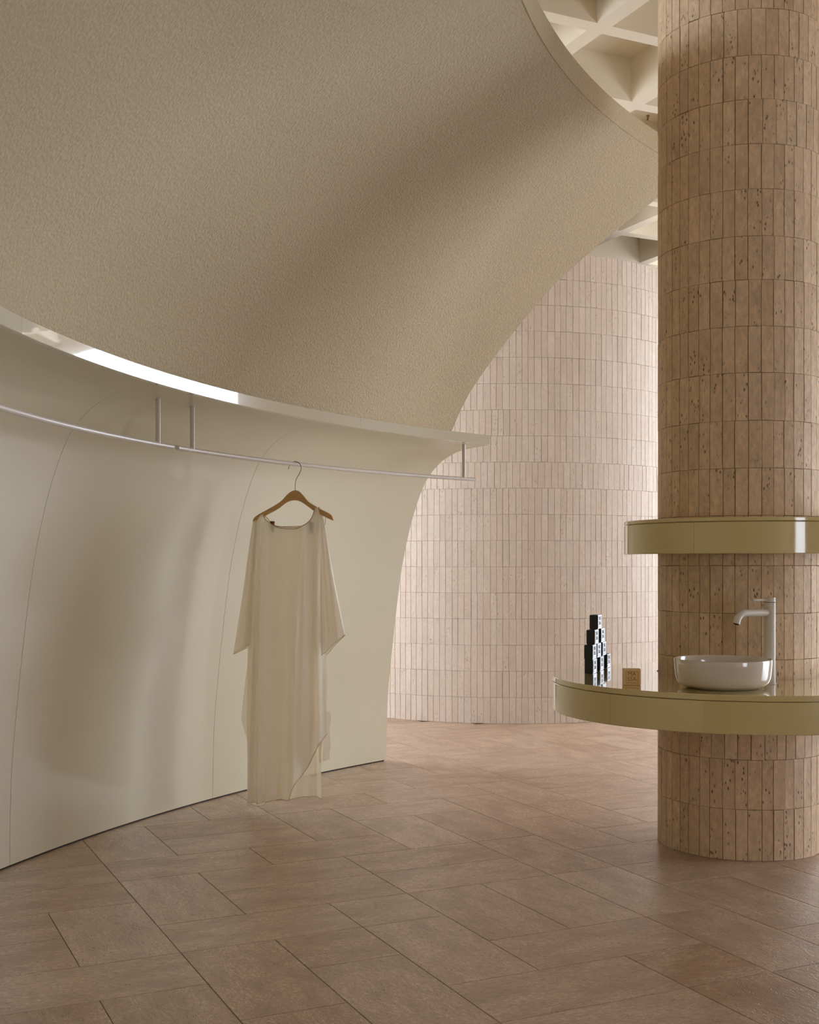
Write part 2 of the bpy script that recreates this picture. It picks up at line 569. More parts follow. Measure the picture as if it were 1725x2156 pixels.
# ------------------------------------------------------------------ tiled cylinders
def tile_mesh(name, mat, depth=0.012, ch=0.02):
    """unit tile: x -0.5..0.5 tangent, z 0..1 up, y = outward face at 0 (front chamfered)"""
    bm = bmesh.new()
    cx, cz = 0.022, 0.006
    bk = [bm.verts.new((x, -depth, z)) for x, z in ((-.5, 0), (.5, 0), (.5, 1), (-.5, 1))]
    md = [bm.verts.new((x, -0.0012, z)) for x, z in ((-.5, 0), (.5, 0), (.5, 1), (-.5, 1))]
    fr = [bm.verts.new((x, 0, z)) for x, z in ((-.5 + cx, cz), (.5 - cx, cz), (.5 - cx, 1 - cz), (-.5 + cx, 1 - cz))]
    bm.faces.new(fr)
    for i in range(4):
        j = (i + 1) % 4
        bm.faces.new((bk[i], bk[j], md[j], md[i]))
        bm.faces.new((md[i], md[j], fr[j], fr[i]))
    bmesh.ops.recalc_face_normals(bm, faces=bm.faces)
    me = bpy.data.meshes.new(name)
    bm.to_mesh(me); bm.free()
    me.materials.append(mat)
    return me

def clad(parent, cx, cy, rad, courses, n_around, mat, gap, visible, limit, seed, jitter):
    """courses of upright narrow tiles round a cylinder; the best seen ones are single objects"""
    rn = random.Random(seed)
    me = tile_mesh('tile', mat)
    base = [0.0]
    for i in range(n_around):
        base.append(base[-1] + rn.uniform(1 - jitter, 1 + jitter))
    tot = base[-1]
    base = [b / tot * 2 * PI for b in base]
    items = []
    step = 2 * PI / n_around
    for ci in range(len(courses) - 1):
        z0, z1 = courses[ci], courses[ci + 1]
        bd = [b + rn.uniform(-1, 1) * step * 0.05 for b in base[:-1]]
        if rn.random() < 0.55:                       # some courses slip sideways for a stretch
            a, ln, sh = rn.randrange(n_around), rn.randrange(3, n_around // 2), rn.uniform(0.2, 0.6) * step
            for q in range(ln): bd[(a + q) % n_around] += sh * math.sin(PI * (q + 1) / (ln + 1))
        for i in range(n_around):
            a0 = bd[i]
            a1 = bd[(i + 1) % n_around] + (2 * PI if i == n_around - 1 else 0)
            am = (a0 + a1) / 2
            w = rad * (a1 - a0) - gap * rn.choice((0.7, 0.8, 1.0, 1.0, 1.5))
            gz = gap * rn.choice((0.3, 0.4, 0.5, 0.6, 1.2))
            rr = rad + rn.uniform(-1, 1) * 0.0011
            items.append((am, w, z0 + gz / 2, (z1 - z0) - gz, rr, rn.uniform(-1, 1) * 0.006))
    scored = []
    for it in items:
        am, w, z, h, rr, tw = it
        p = (cx + rr * math.cos(am), cy + rr * math.sin(am), z + h / 2)
        s = visible(p, am)
        scored.append((s, it))
    scored.sort(key=lambda q: -q[0])
    V, Fc = [], []
    for k_, (s, (am, w, z, h, rr, tw)) in enumerate(scored):
        mat4 = (Matrix.Translation((cx + rr * math.cos(am), cy + rr * math.sin(am), z))
                @ Matrix.Rotation(am - PI / 2 + tw, 4, 'Z') @ Matrix.Diagonal((w, 1, h, 1)))
        if k_ < limit and s > 0:
            o = bpy.data.objects.new('tile', me)
            COL.objects.link(o)
            o.parent = parent
            o.matrix_world = mat4
            o.location = mat4.to_translation() - parent.location
            o.rotation_euler = (0, 0, am - PI / 2 + tw)
            o.scale = (w, 1, h)
        else:
            b0 = len(V)
            V += [mat4 @ v.co - parent.location for v in me.vertices]
            Fc += [tuple(b0 + q for q in p.vertices) for p in me.polygons]
    o = mesh_obj('tile_field', V, Fc, mat, parent)
    o['kind'] = 'stuff'
    return o

# round tiled volume at the back of the room
WC, WR = (0.97, 12.61), 1.9
TH = 0.2344
wall_back = empty('wall_back', (WC[0], WC[1], 0))
tag(wall_back, 'tall round wall clad in upright pale pink travertine tiles', None, None, 'structure')
v, f = lathe([(WR - 0.0105, 0.0), (WR - 0.0105, 18 * TH - 0.004)], 160)
core = mesh_obj('core', v, f, M['pale_joint'], wall_back, False)
EDGE = [(540, 1232), (610, 1150), (720, 1060), (800, 1000), (893, 945), (935, 1040), (946, 976), (957, 950), (1030, 890), (1130, 860), (1250, 838),
        (1400, 822), (1600, 813)]
def vis_drum(p, am):
    x, y = proj(p)
    face = math.cos(am) * (0 - p[0]) + math.sin(am) * (0 - p[1])
    if face < 0: return 0
    xe = interp(y, EDGE)
    if not (545 < y < 1524 and xe < x < 1388): return 0
    if x > 1165 and y > 1428: return 0
    if x > 1313 and 1095 < y < 1168: return 0
    return face / math.hypot(p[0], p[1]) + 0.001 * random.random()
clad(wall_back, WC[0], WC[1], WR, [TH * i for i in range(19)], 202, M['drum_stone'], 0.0026, vis_drum, 300, 3, 0.12)

# stone column
CC, CR = (1.695, 6.145), 0.41
YF = CC[1] - CR
ys = [1814, 1706, 1601, 1497, 1390, 1292, 1191, 1085, 985, 885, 784, 686, 588, 496, 397, 302, 208, 115, 17, -78, -172]
zs = [EYE - (y - HZ) / F * YF for y in ys]
zs[0] = 0.0
zs.append(CEIL + 0.05)
column = empty('stone_column', (CC[0], CC[1], 0))
tag(column, 'thick round column clad in narrow upright travertine tiles, rising through the counter', 'column')
v, f = lathe([(CR - 0.0105, 0.0), (CR - 0.0105, CEIL + 0.05)], 96)
mesh_obj('core', v, f, M['joint'], column)
def vis_col(p, am):
    x, y = proj(p)
    face = math.cos(am) * (0 - p[0]) + math.sin(am) * (0 - p[1])
    if face < 0 or y < -45 or x > 1740: return 0
    if 1435 < y < 1540 or 1095 < y < 1165: return 0.0001
    return face / math.hypot(p[0], p[1])
clad(column, CC[0], CC[1], CR, zs, 44, M['column_stone'], 0.0026, vis_col, 300, 8, 0.10)

# ------------------------------------------------------------------ curved alcove: cove panels
BC, BR = (5.9006, 3.2844), 8.1256      # foot of the cove
SCn, SR = (4.8441, 3.5107), 6.2361     # front lip
RC, RR = (5.9285, 3.6789), 5.6584      # upper rim of the canopy
ZS0, ZS1, ZR = 2.2275, 2.29, 3.90
PROF = [(0, 0.0), (.004, .25), (.018, .5), (.05, .75), (.095, 1.05), (.155, 1.38), (.2235, 1.63), (.30, 1.83), (.40, 2.01),
        (.519, 2.12), (.629, 2.175), (.742, 2.207), (.87, 2.221), (1.0, 2.2275)]
PD = catmull(PROF, 5)
wall_left = empty('wall_left', (0, 0, 0))
tag(wall_left, 'smooth cream curved alcove wall that rolls forward overhead', None, None, 'structure')
def cove_pt(th, s, z):
    b = Vector((BC[0] + BR * math.cos(th), BC[1] + BR * math.sin(th)))
    d = (Vector(BC) - b).normalized()
    # distance along d to the lip circle
    oc = b - Vector(SCn)
    bb = oc.dot(d); cc = oc.dot(oc) - (SR + 0.026) ** 2
    t = -bb - math.sqrt(max(bb * bb - cc, 0))
    q = b + d * (t * s)
    return Vector((q.x, q.y, z))
def offset_curve(pts, w):
    """2D curve offset to the left-hand (outer/back) side"""
    out = []
    for i, p in enumerate(pts):
        a = pts[max(i - 1, 0)]; b = pts[min(i + 1, len(pts) - 1)]
        dx, dz = b[0] - a[0], b[1] - a[1]
        l = math.hypot(dx, dz) or 1
        out.append((p[0] - dz / l * w, p[1] + dx / l * w))
    return out
PZ = [(s, max(z, 0.009)) for s, z in PD]      # stops short of the floor: shadow gap
PB = offset_curve(PZ, 0.014)
SEAMS = [138.3, 150.8, 163.25, 175.7, 188.2, 200.7]
for si in range(len(SEAMS) - 1):
    t0, t1 = R(SEAMS[si]), R(SEAMS[si + 1])
    t0 += 0.00018; t1 -= 0.00018
    n = 28
    V, Fc = [], []
    prof = PZ + PB[::-1]
    m = len(prof)
    for i in range(n + 1):
        th = t0 + (t1 - t0) * i / n
        for (s, z) in prof: V.append(cove_pt(th, s, max(z, 0.009)))
    for i in range(n):
        for k in range(m):
            k2 = (k + 1) % m
            Fc.append((i * m + k, i * m + k2, (i + 1) * m + k2, (i + 1) * m + k))
    h = len(PZ)
    for k in range(h - 1):
        Fc.append((k, k + 1, m - 2 - k, m - 1 - k))
        e = n * m
        Fc.append((e + k + 1, e + k, e + m - 1 - k, e + m - 2 - k))
    bm = bmesh.new()
    vv = [bm.verts.new(p) for p in V]
    for fc in Fc: bm.faces.new([vv[q] for q in fc])
    bm_obj('panel', bm, M['panel'], wall_left, True, 40)
# recessed plinth, near-black to paint the toe shadow in the gap
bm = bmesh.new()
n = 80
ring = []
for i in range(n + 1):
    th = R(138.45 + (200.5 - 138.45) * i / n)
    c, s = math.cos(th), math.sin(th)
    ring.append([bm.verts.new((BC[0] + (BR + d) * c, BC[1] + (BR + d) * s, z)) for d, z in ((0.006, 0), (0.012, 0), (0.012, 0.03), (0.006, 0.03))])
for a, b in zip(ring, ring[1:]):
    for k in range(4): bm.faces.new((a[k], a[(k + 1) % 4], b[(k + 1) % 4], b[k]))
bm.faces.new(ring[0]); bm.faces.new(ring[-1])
bm_obj('toe_shadow_strip', bm, M['dark'], wall_left)

# ------------------------------------------------------------------ canopy: lip trim + plaster shell
canopy = empty('canopy', (0, 0, 0))
tag(canopy, 'huge stippled plaster canopy leaning over the clothes rails, with a glossy lower edge', 'canopy')
TR = [133.7, 145.4, 159.6, 173.8, 188.0, 202.0]
for a, b in zip(TR, TR[1:]):
    bm = bmesh.new()
    n = 24
    rg = []
    for i in range(n + 1):
        th = R(a) + 0.0001 + (R(b) - R(a) - 0.0002) * i / n
        c, s = math.cos(th), math.sin(th)
        rg.append([bm.verts.new((SCn[0] + (SR + d) * c, SCn[1] + (SR + d) * s, z))
                   for d, z in ((0, ZS0 + .002), (0, ZS1 - .002), (0.002, ZS1), (0.025, ZS1), (0.025, ZS0), (0.002, ZS0))])
    for p, q in zip(rg, rg[1:]):
        for k in range(6): bm.faces.new((p[k], p[(k + 1) % 6], q[(k + 1) % 6], q[k]))
    bm.faces.new(rg[0]); bm.faces.new(rg[-1])
    o = bm_obj('edge_trim', bm, M['strip'], canopy, True, 30)
    tag(o, 'glossy cream edge trim segment')
AB = [(0, 0), (.05, .105), (.112, .203), (.23, .352), (.41, .553), (.57, .690), (.71, .796), (.87, .910), (1.0, 1.0)]
ABD = catmull(AB, 5)
def shell_pt(th, a, b, off=0.0):
    s = Vector((SCn[0] + (SR + 0.004) * math.cos(th), SCn[1] + (SR + 0.004) * math.sin(th)))
    r = Vector((RC[0] + RR * math.cos(th), RC[1] + RR * math.sin(th)))
    q = s.lerp(r, a)
    return Vector((q.x, q.y, ZS1 + (ZR - ZS1) * b))
th0, th1, n = R(137.1), R(204), 110
inner = [[shell_pt(th0 + (th1 - th0) * i / n, a, b) for a, b in ABD] for i in range(n + 1)]
# back skin: offset upwards and outwards
ABB = offset_curve(ABD, 0.05)
outer = [[shell_pt(th0 + (th1 - th0) * i / n, a, b) for a, b in ABB] for i in range(n + 1)]
m = len(ABD)
bm = bmesh.new()
vi = [[bm.verts.new(p) for p in row] for row in inner]
vo = [[bm.verts.new(p) for p in row] for row in outer]
for i in range(n):
    for k in range(m - 1):
        bm.faces.new((vi[i][k], vi[i][k + 1], vi[i + 1][k + 1], vi[i + 1][k]))
        bm.faces.new((vo[i][k], vo[i + 1][k], vo[i + 1][k + 1], vo[i][k + 1]))
    bm.faces.new((vi[i][0], vi[i + 1][0], vo[i + 1][0], vo[i][0]))
    bm.faces.new((vi[i][m - 1], vo[i][m - 1], vo[i + 1][m - 1], vi[i + 1][m - 1]))
for i in (0, n):
    for k in range(m - 1): bm.faces.new((vi[i][k], vi[i][k + 1], vo[i][k + 1], vo[i][k]))
bm_obj('plaster_shell', bm, M['plaster'], canopy, True, 40)
# rim band on the upper edge
bm = bmesh.new()
rg = []
for i in range(n + 1):
    th = th0 + (th1 - th0) * i / n
    c, s = math.cos(th), math.sin(th)
    rg.append([bm.verts.new((RC[0] + (RR + d) * c, RC[1] + (RR + d) * s, z))
               for d, z in ((-0.004, ZR - 0.004), (-0.022, ZR + 0.105), (0.14, ZR + 0.105), (0.14, ZR + 0.02))])
for p, q in zip(rg, rg[1:]):
    for k in range(4): bm.faces.new((p[k], p[(k + 1) % 4], q[(k + 1) % 4], q[k]))
bm.faces.new(rg[0]); bm.faces.new(rg[-1])
bm_obj('upper_rim', bm, M['plaster'], canopy, True, 30)

# ------------------------------------------------------------------ clothes rails
DC, DR, ZROD = (3.8634, 3.8985), 5.3754, 1.996
def rod_angle(xp):
    """angle on the rail circle seen at photo column xp"""
    best = None
    for i in range(4000):
        th = R(125 + 80 * i / 4000)
        x = DC[0] + DR * math.cos(th); y = DC[1] + DR * math.sin(th)
        if y < 1: continue
        e = abs(CX + F * x / y - xp)
        if best is None or e < best[0]: best = (e, th)
    return best[1]
def rod_pt(th, z=ZROD):
    return Vector((DC[0] + DR * math.cos(th), DC[1] + DR * math.sin(th), z))
def rail(th_a, th_b, posts, label):
    r = empty('clothes_rail', rod_pt((th_a + th_b) / 2))
    tag(r, label, 'rail', 'clothes rails under the canopy')
    off = r.location
    n = 60
    tube_obj('rod', [rod_pt(th_a + (th_b - th_a) * i / n) - off for i in range(n + 1)], 0.0122, M['metal_white'], r, 16)
    for th in posts:
        tube_obj('post', [rod_pt(th, z) - off for z in (ZROD, 2.1, 2.2255)], 0.0118, M['metal_white'], r, 16)
    return r
aL, aR = rod_angle(363), rod_angle(373)
rail(R(196), aL, [rod_angle(333), R(194)], 'curved white clothes rail at the left, nothing hanging on it')
rail(aR, rod_angle(1000), [rod_angle(405), rod_angle(977)], 'curved white clothes rail carrying the hanger and the sheer dress')

# ------------------------------------------------------------------ hanger and dress
th_h = rod_angle(622)
HP = rod_pt(th_h)
DEP = HP.y
MPP = DEP / F
YAW = R(-14)
CYW = math.cos(YAW)
def lp(x, y, w=0.0):
    """photo pixel in the hanger plane -> hanger local (u right, w back(+)/front(-), z up about the rail)"""
    return Vector(((x - 622) * MPP / CYW, w, (HZ - y) * MPP + EYE - HP.z))
HO = px(622, 979, DEP); HO.z = HP.z
hanger = empty('wooden_hanger', (HO.x, HO.y, HP.z), YAW)
tag(hanger, 'light brown wooden clothes hanger with bronze wire hook and clip bar', 'hanger')
top = catmull([(530, 1097), (532.5, 1090), (543, 1082), (566, 1070), (590, 1056), (605, 1041), (614, 1034.5), (622, 1032.5), (630, 1034.5),
               (640, 1044), (651, 1057), (672, 1070), (696, 1082.5), (701, 1088), (704.5, 1097)], 4)
bot = catmull([(704.5, 1097), (702, 1096.5), (688, 1090), (665, 1078), (650, 1067), (635, 1057), (622, 1053.5), (610, 1055), (600, 1060), (585, 1071),
               (560, 1084), (540, 1093), (532, 1097), (530, 1097)], 4)
outl = top + bot[1:-1]
bm = bmesh.new()
rings = []
for w, ins in ((-0.0065, 0.002), (-0.0045, 0), (0.0045, 0), (0.0065, 0.002)):
    rg = []
    for (x, y) in outl:
        q = lp(x, y, w)
        # simple inset towards the centreline for rounded edges
        if ins:
            cyl = interp(x, [(530, 1096), (560, 1078), (600, 1053), (622, 1043), (645, 1055), (680, 1080), (705, 1096)])
            q.z += (1 if y > cyl else -1) * ins
        rg.append(bm.verts.new(q))
    rings.append(rg)
nn = len(outl)
for a, b in zip(rings, rings[1:]):
    for k in range(nn): bm.faces.new((a[k], a[(k + 1) % nn], b[(k + 1) % nn], b[k]))
bm.faces.new(rings[0]); bm.faces.new(rings[-1])
bmesh.ops.triangulate(bm, faces=[fc for fc in bm.faces if len(fc.verts) > 4])
bm_obj('shoulder_bar', bm, M['wood'], hanger, True, 35)
hk = catmull([(622, 1036, 0), (622, 1018, 0), (624.5, 1008, 0), (631, 997, 0), (634.6, 988, 0), (633.5, 980, 0), (628.5, 974, 0),
              (621.5, 971.8, 0), (614, 974, 0), (609.5, 980, 0), (607, 988, 0)], 6)
tube_obj('hook', [lp(x, y, w) for x, y, w in hk], 0.0019, M['brass'], hanger, 8)
cb = [(686, 1088), (686, 1103), (684.5, 1106), (681, 1107), (620, 1108), (560, 1109), (556, 1108), (554.5, 1105), (554.5, 1086)]
tube_obj('clip_bar', [lp(x, y, 0.004) for x, y in cb], 0.0013, M['brass'], hanger, 8)
for xc, yc in ((572, 1097), (657, 1100)):
    bm = bmesh.new()
    for s in (-1, 1):
        prof = [(-4.2, 0), (4.2, 0), (3.4, 12), (2.6, 24), (-2.6, 24), (-3.4, 12)]
        fr = [bm.verts.new(lp(xc + dx, yc + dy, 0.004 + s * (0.0012 + 0.006 * max(0, 1 - dy / 13)))) for dx, dy in prof]
        bk = [bm.verts.new(lp(xc + dx, yc + dy, 0.004 + s * (0.0024 + 0.006 * max(0, 1 - dy / 13)))) for dx, dy in prof]
        bm.faces.new(fr); bm.faces.new(bk)
        for k in range(6): bm.faces.new((fr[k], fr[(k + 1) % 6], bk[(k + 1) % 6], bk[k]))
    bm_obj('clip', bm, M['brass'], hanger)

dress = empty('sheer_dress', (HO.x, HO.y, HP.z), YAW)
tag(dress, 'long sheer off-white silk dress with wide sleeves on the wooden hanger', 'dress')
def sheet(name, xl, xr, ytop, ybot, wfun, ns=150, nt_=110, mat='silk'):
    V, Fc = [], []
    for j in range(nt_ + 1):
        for i in range(ns + 1):
            s = i / ns
            # find y with the edge-dependent top and bottom
            x = None
            yt = yb = None
            xm = 0.5 * (sinterp(1250, xl) * (1 - s) + sinterp(1250, xr) * s) * 2
            xt = sinterp(1110, xl) * (1 - s) + sinterp(1110, xr) * s
            yt = sinterp(xt, ytop)
            xb = sinterp(1640, xl) * (1 - s) + sinterp(1640, xr) * s
            yb = sinterp(xb, ybot)
            y = yt + (yb - yt) * (j / nt_)
            x = sinterp(y, xl) * (1 - s) + sinterp(y, xr) * s
            V.append(lp(x, y, wfun(x, y, s, j / nt_)))
    for j in range(nt_):
        for i in range(ns):
            a = j * (ns + 1) + i
            Fc.append((a, a + 1, a + ns + 2, a + ns + 1))
    return mesh_obj(name, V, Fc, M[mat], dress, True), V, ns, nt_

def fold(x, y, c_top, c_bot, width, amp):
    """one hanging pleat whose centre drifts from c_top to c_bot"""
    t = max(0.0, (y - 1095) / 600)
    c = c_top + (c_bot - c_top) * t
    return amp * (0.25 + 0.75 * min(1, t * 1.4)) * math.exp(-((x - c) / width) ** 2)

def pleat(x, y, c_top, c_bot, wl, wr, amp):
    """a sharp pleat: gentle on the left, turned steeply to the right"""
    t = max(0.0, (y - 1095) / 600)
    q = x - (c_top + (c_bot - c_top) * t)
    k = (0.3 + 0.7 * min(1, t * 2))
    return amp * k * math.exp(-(q / (wl if q < 0 else wr)) ** 2)
def w_front(x, y, s, t):
    d = -0.010 - 0.050 * math.sin(PI * min(max(s, 0), 1)) ** 0.6 * min(1, 0.15 + t * 2.5)
    d += pleat(x, y, 549, 530, 5, 3.0, -0.042)
    d += pleat(x, y, 560, 552, 6, 4.0, -0.056)
    d += pleat(x, y, 606, 590, 18, 14, 0.020) + pleat(x, y, 640, 628, 16, 7, -0.045)
    d += pleat(x, y, 662, 655, 9, 6, 0.020) + pleat(x, y, 674, 680, 9, 6, -0.034)
    d += 0.004 * math.sin(x * 0.17 + 0.004 * y) * min(1, t * 2)
    d += 0.010 * max(0, t - 0.85) / 0.15 * math.sin(x * 0.13)
    return d
def w_back(x, y, s, t):
    d = 0.016 + 0.024 * math.sin(PI * min(max(s, 0), 1)) ** 0.7 * min(1, t * 3)
    d += fold(x, y, 546, 520, 7, 0.022) + fold(x, y, 590, 575, 14, 0.026) + fold(x, y, 640, 625, 14, -0.016)
    d += fold(x, y, 662, 660, 8, 0.034)
    d += 0.010 * max(0, t - 0.85) / 0.15 * math.sin(x * 0.17 + 1)
    return d
XL_F = [(1095, 537), (1150, 533), (1250, 527), (1362, 520), (1450, 519), (1520, 518), (1600, 519), (1700, 519)]
XR_F = [(1070, 678), (1110, 679.5), (1250, 680.5), (1370, 686), (1450, 690), (1520, 691), (1600, 690), (1700, 689)]
YT_F = [(537, 1099), (543, 1091), (549, 1084), (553, 1083), (558, 1091), (567, 1100), (580, 1108), (597, 1112.5), (612, 1113.5), (630, 1112.5),
        (645, 1105), (656, 1095), (663, 1082), (667, 1071), (672, 1069), (676, 1076), (679.5, 1100)]
YB_F = [(518, 1689), (540, 1691), (565, 1687), (590, 1683), (612, 1680), (622, 1676), (626, 1662), (632, 1645), (642, 1628), (655, 1608), (668, 1584), (680, 1560), (690, 1541)]
YB_B = [(513, 1702), (530, 1703), (548, 1701), (556, 1694), (575, 1691), (600, 1688), (625, 1681), (650, 1678), (668, 1681), (677, 1681)]
XL_B = [(1095, 538), (1250, 529), (1362, 520), (1450, 509), (1500, 503.5), (1522, 502.5), (1545, 509), (1565, 514), (1610, 515), (1700, 514)]
XR_B = [(1070, 679), (1110, 679), (1250, 681), (1370, 686), (1450, 688), (1520, 684), (1580, 676), (1690, 676.5)]
YT_B = [(538, 1099), (549, 1085), (556, 1088), (570, 1103), (590, 1109), (612, 1110), (632, 1109), (648, 1100), (660, 1085), (667, 1072), (672, 1070), (679, 1100)]
fo, FV, ns, nt_ = sheet('front_panel', XL_F, XR_F, YT_F, YB_F, w_front)
bo, BV, _, _ = sheet('back_panel', XL_B, XR_B, YT_B, YB_B, w_back)
# rolled hems and neck binding
tube_obj('neck_binding', [FV[i] for i in range(17, ns - 6)], 0.0028, M['hem'], dress, 6)
tube_obj('neck_binding', [BV[i] for i in range(17, ns - 6)], 0.0024, M['hem'], dress, 6)
tube_obj('hem', [FV[nt_ * (ns + 1) + i] for i in range(ns + 1)], 0.0016, M['hem'], dress, 6)
tube_obj('hem', [BV[nt_ * (ns + 1) + i] for i in range(ns + 1)], 0.0016, M['hem'], dress, 6)
# free corner of the back hanging at the right
V, Fc = [], []
for j in range(25):
    for i in range(9):
        y = 1500 + j * 4.25; s = i / 8
        x = 668 + (692 + 1.5 * math.sin(j * 0.5) - 668) * s
        V.append(lp(x, y + 3 * math.sin(s * 5), 0.03 + 0.012 * math.sin(s * 7 + 0.5) + 0.004 * math.sin(j * 0.3)))
for j in range(24):
    for i in range(8):
        a = j * 9 + i
        Fc.append((a, a + 1, a + 10, a + 9))
mesh_obj('side_tail', V, Fc, M['silk'], dress, True)

def sleeve(name, outer_, inner_, hem_out, hem_in, bulge, ns=22, nt_=60):
    """a wide flat sleeve: front and back layer joined along the outer fold"""
    V, Fc = [], []
    cols = 2 * ns + 1
    for j in range(nt_ + 1):
        t = j / nt_
        for i in range(cols):
            q = (i - ns) / ns                    # -1 front inner, 0 outer fold, 1 back inner
            s = 1 - abs(q)                       # 0 inner, 1 outer
            xo, yo = outer_(t); xi, yi = inner_(t)
            x = xi + (xo - xi) * s
            y = yi + (yo - yi) * s
            w = math.copysign(1, q) * bulge * (0.15 + 0.85 * t) * math.sqrt(max(0, 1 - s ** 2)) if q else 0
            w += 0.010 * t * math.sin(s * 8 + q) + 0.004 * math.sin(s * 17 + 4 * t)
            if q > 0: y += 4 * t * (1 - s)
            V.append(lp(x, y, w))
    for j in range(nt_):
        for i in range(cols - 1):
            a = j * cols + i
            Fc.append((a, a + 1, a + cols + 1, a + cols))
    o = mesh_obj(name, V, Fc, M['silk'], dress, True)
    tube_obj('cuff_hem', [V[nt_ * cols + i] for i in range(cols)], 0.0015, M['hem'], o, 6)
    return o
LO = [(0, 530.5), (.25, 519), (.5, 508), (.75, 496), (1, 484)]
sleeve('sleeve', lambda t: (sinterp(t, LO), 1096 + 285 * t), lambda t: (546 - 18 * t, 1086 + 270 * t), None, None, 0.020)
RO = [(0, 681), (.2, 690), (.45, 700), (.7, 712), (.88, 721), (1, 727)]
sleeve('sleeve', lambda t: (sinterp(t, RO), 1084 + 251 * t), lambda t: (671 + 11 * t, 1076 + 302 * t), None, None, 0.024)

# ------------------------------------------------------------------ counter and shelf round the column
def sector_ring(bm, c, r0, r1, z0, z1, a0, a1, n):
    """solid ring segment; a full turn when a1-a0 = 2 pi"""
    full = abs(a1 - a0 - 2 * PI) < 1e-6
    rg = []
    bev = 0.003
    for i in range(n if full else n + 1):
        a = a0 + (a1 - a0) * i / n
        ca, sa = math.cos(a), math.sin(a)
        rg.append([bm.verts.new((c[0] + r * ca, c[1] + r * sa, z)) for r, z in
                   ((r0, z0), (r1 - bev, z0), (r1, z0 + bev), (r1, z1 - bev), (r1 - bev, z1), (r0, z1))])
    m = len(rg)
    for i in range(m if full else m - 1):
        p, q = rg[i], rg[(i + 1) % m]
        for k in range(6): bm.faces.new((p[k], p[(k + 1) % 6], q[(k + 1) % 6], q[k]))
    if not full:
        bm.faces.new(rg[0]); bm.faces.new(rg[-1])

def disc_with_hole(bm, c, rad, hole_c, hole_r, z0, z1, n=128, bev=0.003):
    """flat disc with an off-centre round hole"""
    rg = []
    for i in range(n):
        a = 2 * PI * i / n
        ca, sa = math.cos(a), math.sin(a)
        # ray from hole centre
        dx, dy = hole_c[0] - c[0], hole_c[1] - c[1]
        b_ = dx * ca + dy * sa
        t = -b_ + math.sqrt(b_ * b_ - (dx * dx + dy * dy - rad * rad))
        def pt(t_, z): return bm.verts.new((hole_c[0] + t_ * ca, hole_c[1] + t_ * sa, z))
        rg.append([pt(hole_r, z0), pt(t - bev, z0), pt(t, z0 + bev), pt(t, z1 - bev), pt(t - bev, z1), pt(hole_r, z1)])
    for i in range(n):
        p, q = rg[i], rg[(i + 1) % n]
        for k in range(6): bm.faces.new((p[k], p[(k + 1) % 6], q[(k + 1) % 6], q[k]))

def round_unit(name, c, rad, z0, z1, lid, seams, label, cat, top_seam=None):
    o = empty(name, (c[0], c[1], z0))
    tag(o, label, cat)
    hc = (CC[0] - c[0], CC[1] - c[1])
    bm = bmesh.new()
    disc_with_hole(bm, (0, 0), rad, hc, CR + 0.006, z1 - z0 - lid, z1 - z0)
    t = bm_obj('top_board', bm, M['lacquer'], o, True, 30)
    bm = bmesh.new()
    disc_with_hole(bm, (0, 0), rad - 0.02, hc, CR + 0.005, 0.004, z1 - z0 - lid - 0.0025)
    bm_obj('carcass', bm, M['dark'], o, True, 30)
    bm = bmesh.new()
    disc_with_hole(bm, (0, 0), rad - 0.0195, hc, CR + 0.006, 0, 0.0035)
    bm_obj('underside', bm, M['lacquer'], o, True, 30)
    for a, b in zip(seams, seams[1:] + [seams[0] + 360]):
        bm = bmesh.new()
        sector_ring(bm, (0, 0), rad - 0.019, rad, 0, z1 - z0 - lid - 0.002, R(a) + 0.0008, R(b) - 0.0008, 48)
        bm_obj('fascia', bm, M['lacquer'], o, True, 30)
    return o
ZC = 0.869
KC, KR = (1.602, 5.93), 0.888
counter = round_unit('round_counter', KC, KR, ZC - 0.167, ZC, 0.026, [-142, -52, 38, 128],
                     'glossy cream round washbasin counter wrapped around the stone column', 'counter')
shelf = round_unit('round_shelf', (1.70, 6.06), 0.605, 1.474, 1.641, 0.018, [-128, -38, 52, 142],
                   'glossy cream round shelf higher up on the stone column, above the basin', 'shelf')

# ------------------------------------------------------------------ basin
BCn = (1.412, 5.392)
prof = [(0.0, 0.0), (0.150, 0.0), (0.158, 0.001), (0.162, 0.005), (0.178, 0.009), (0.194, 0.018), (0.204, 0.031), (0.2095, 0.048), (0.2128, 0.075), (0.2150, 0.105),
        (0.2160, 0.127), (0.2150, 0.130), (0.2110, 0.1305), (0.2095, 0.128), (0.207, 0.105), (0.203, 0.075), (0.195, 0.045), (0.178, 0.024),
        (0.14, 0.014), (0.07, 0.010), (0.022, 0.009), (0.0, 0.009)]
n = 96
V, Fc = [], []
for (r_, z_) in prof[1:-1]:
    for k in range(n):
        a = 2 * PI * k / n
        V.append((r_ * math.cos(a), r_ * math.sin(a), z_))
mm = len(prof) - 2
for i in range(mm - 1):
    for k in range(n):
        Fc.append((i * n + k, i * n + (k + 1) % n, (i + 1) * n + (k + 1) % n, (i + 1) * n + k))
Fc.append(tuple(range(n - 1, -1, -1)))
Fc.append(tuple((mm - 1) * n + k for k in range(n)))
basin = empty('wash_basin', (BCn[0], BCn[1], ZC + 0.0005))
tag(basin, 'round white ceramic vessel basin sitting on the counter beside the faucet', 'basin')
bo_ = mesh_obj('bowl', V, Fc, M['ceramic'], basin, True)
bo_.data.set_sharp_from_angle(angle=R(50))
v, f = lathe([(0.021, 0.0), (0.021, 0.004), (0.016, 0.006), (0.004, 0.007)], 32)
dr = mesh_obj('drain_cover', v, f, M['ceramic'], basin, True)
dr.location = (0, 0, 0.0095)

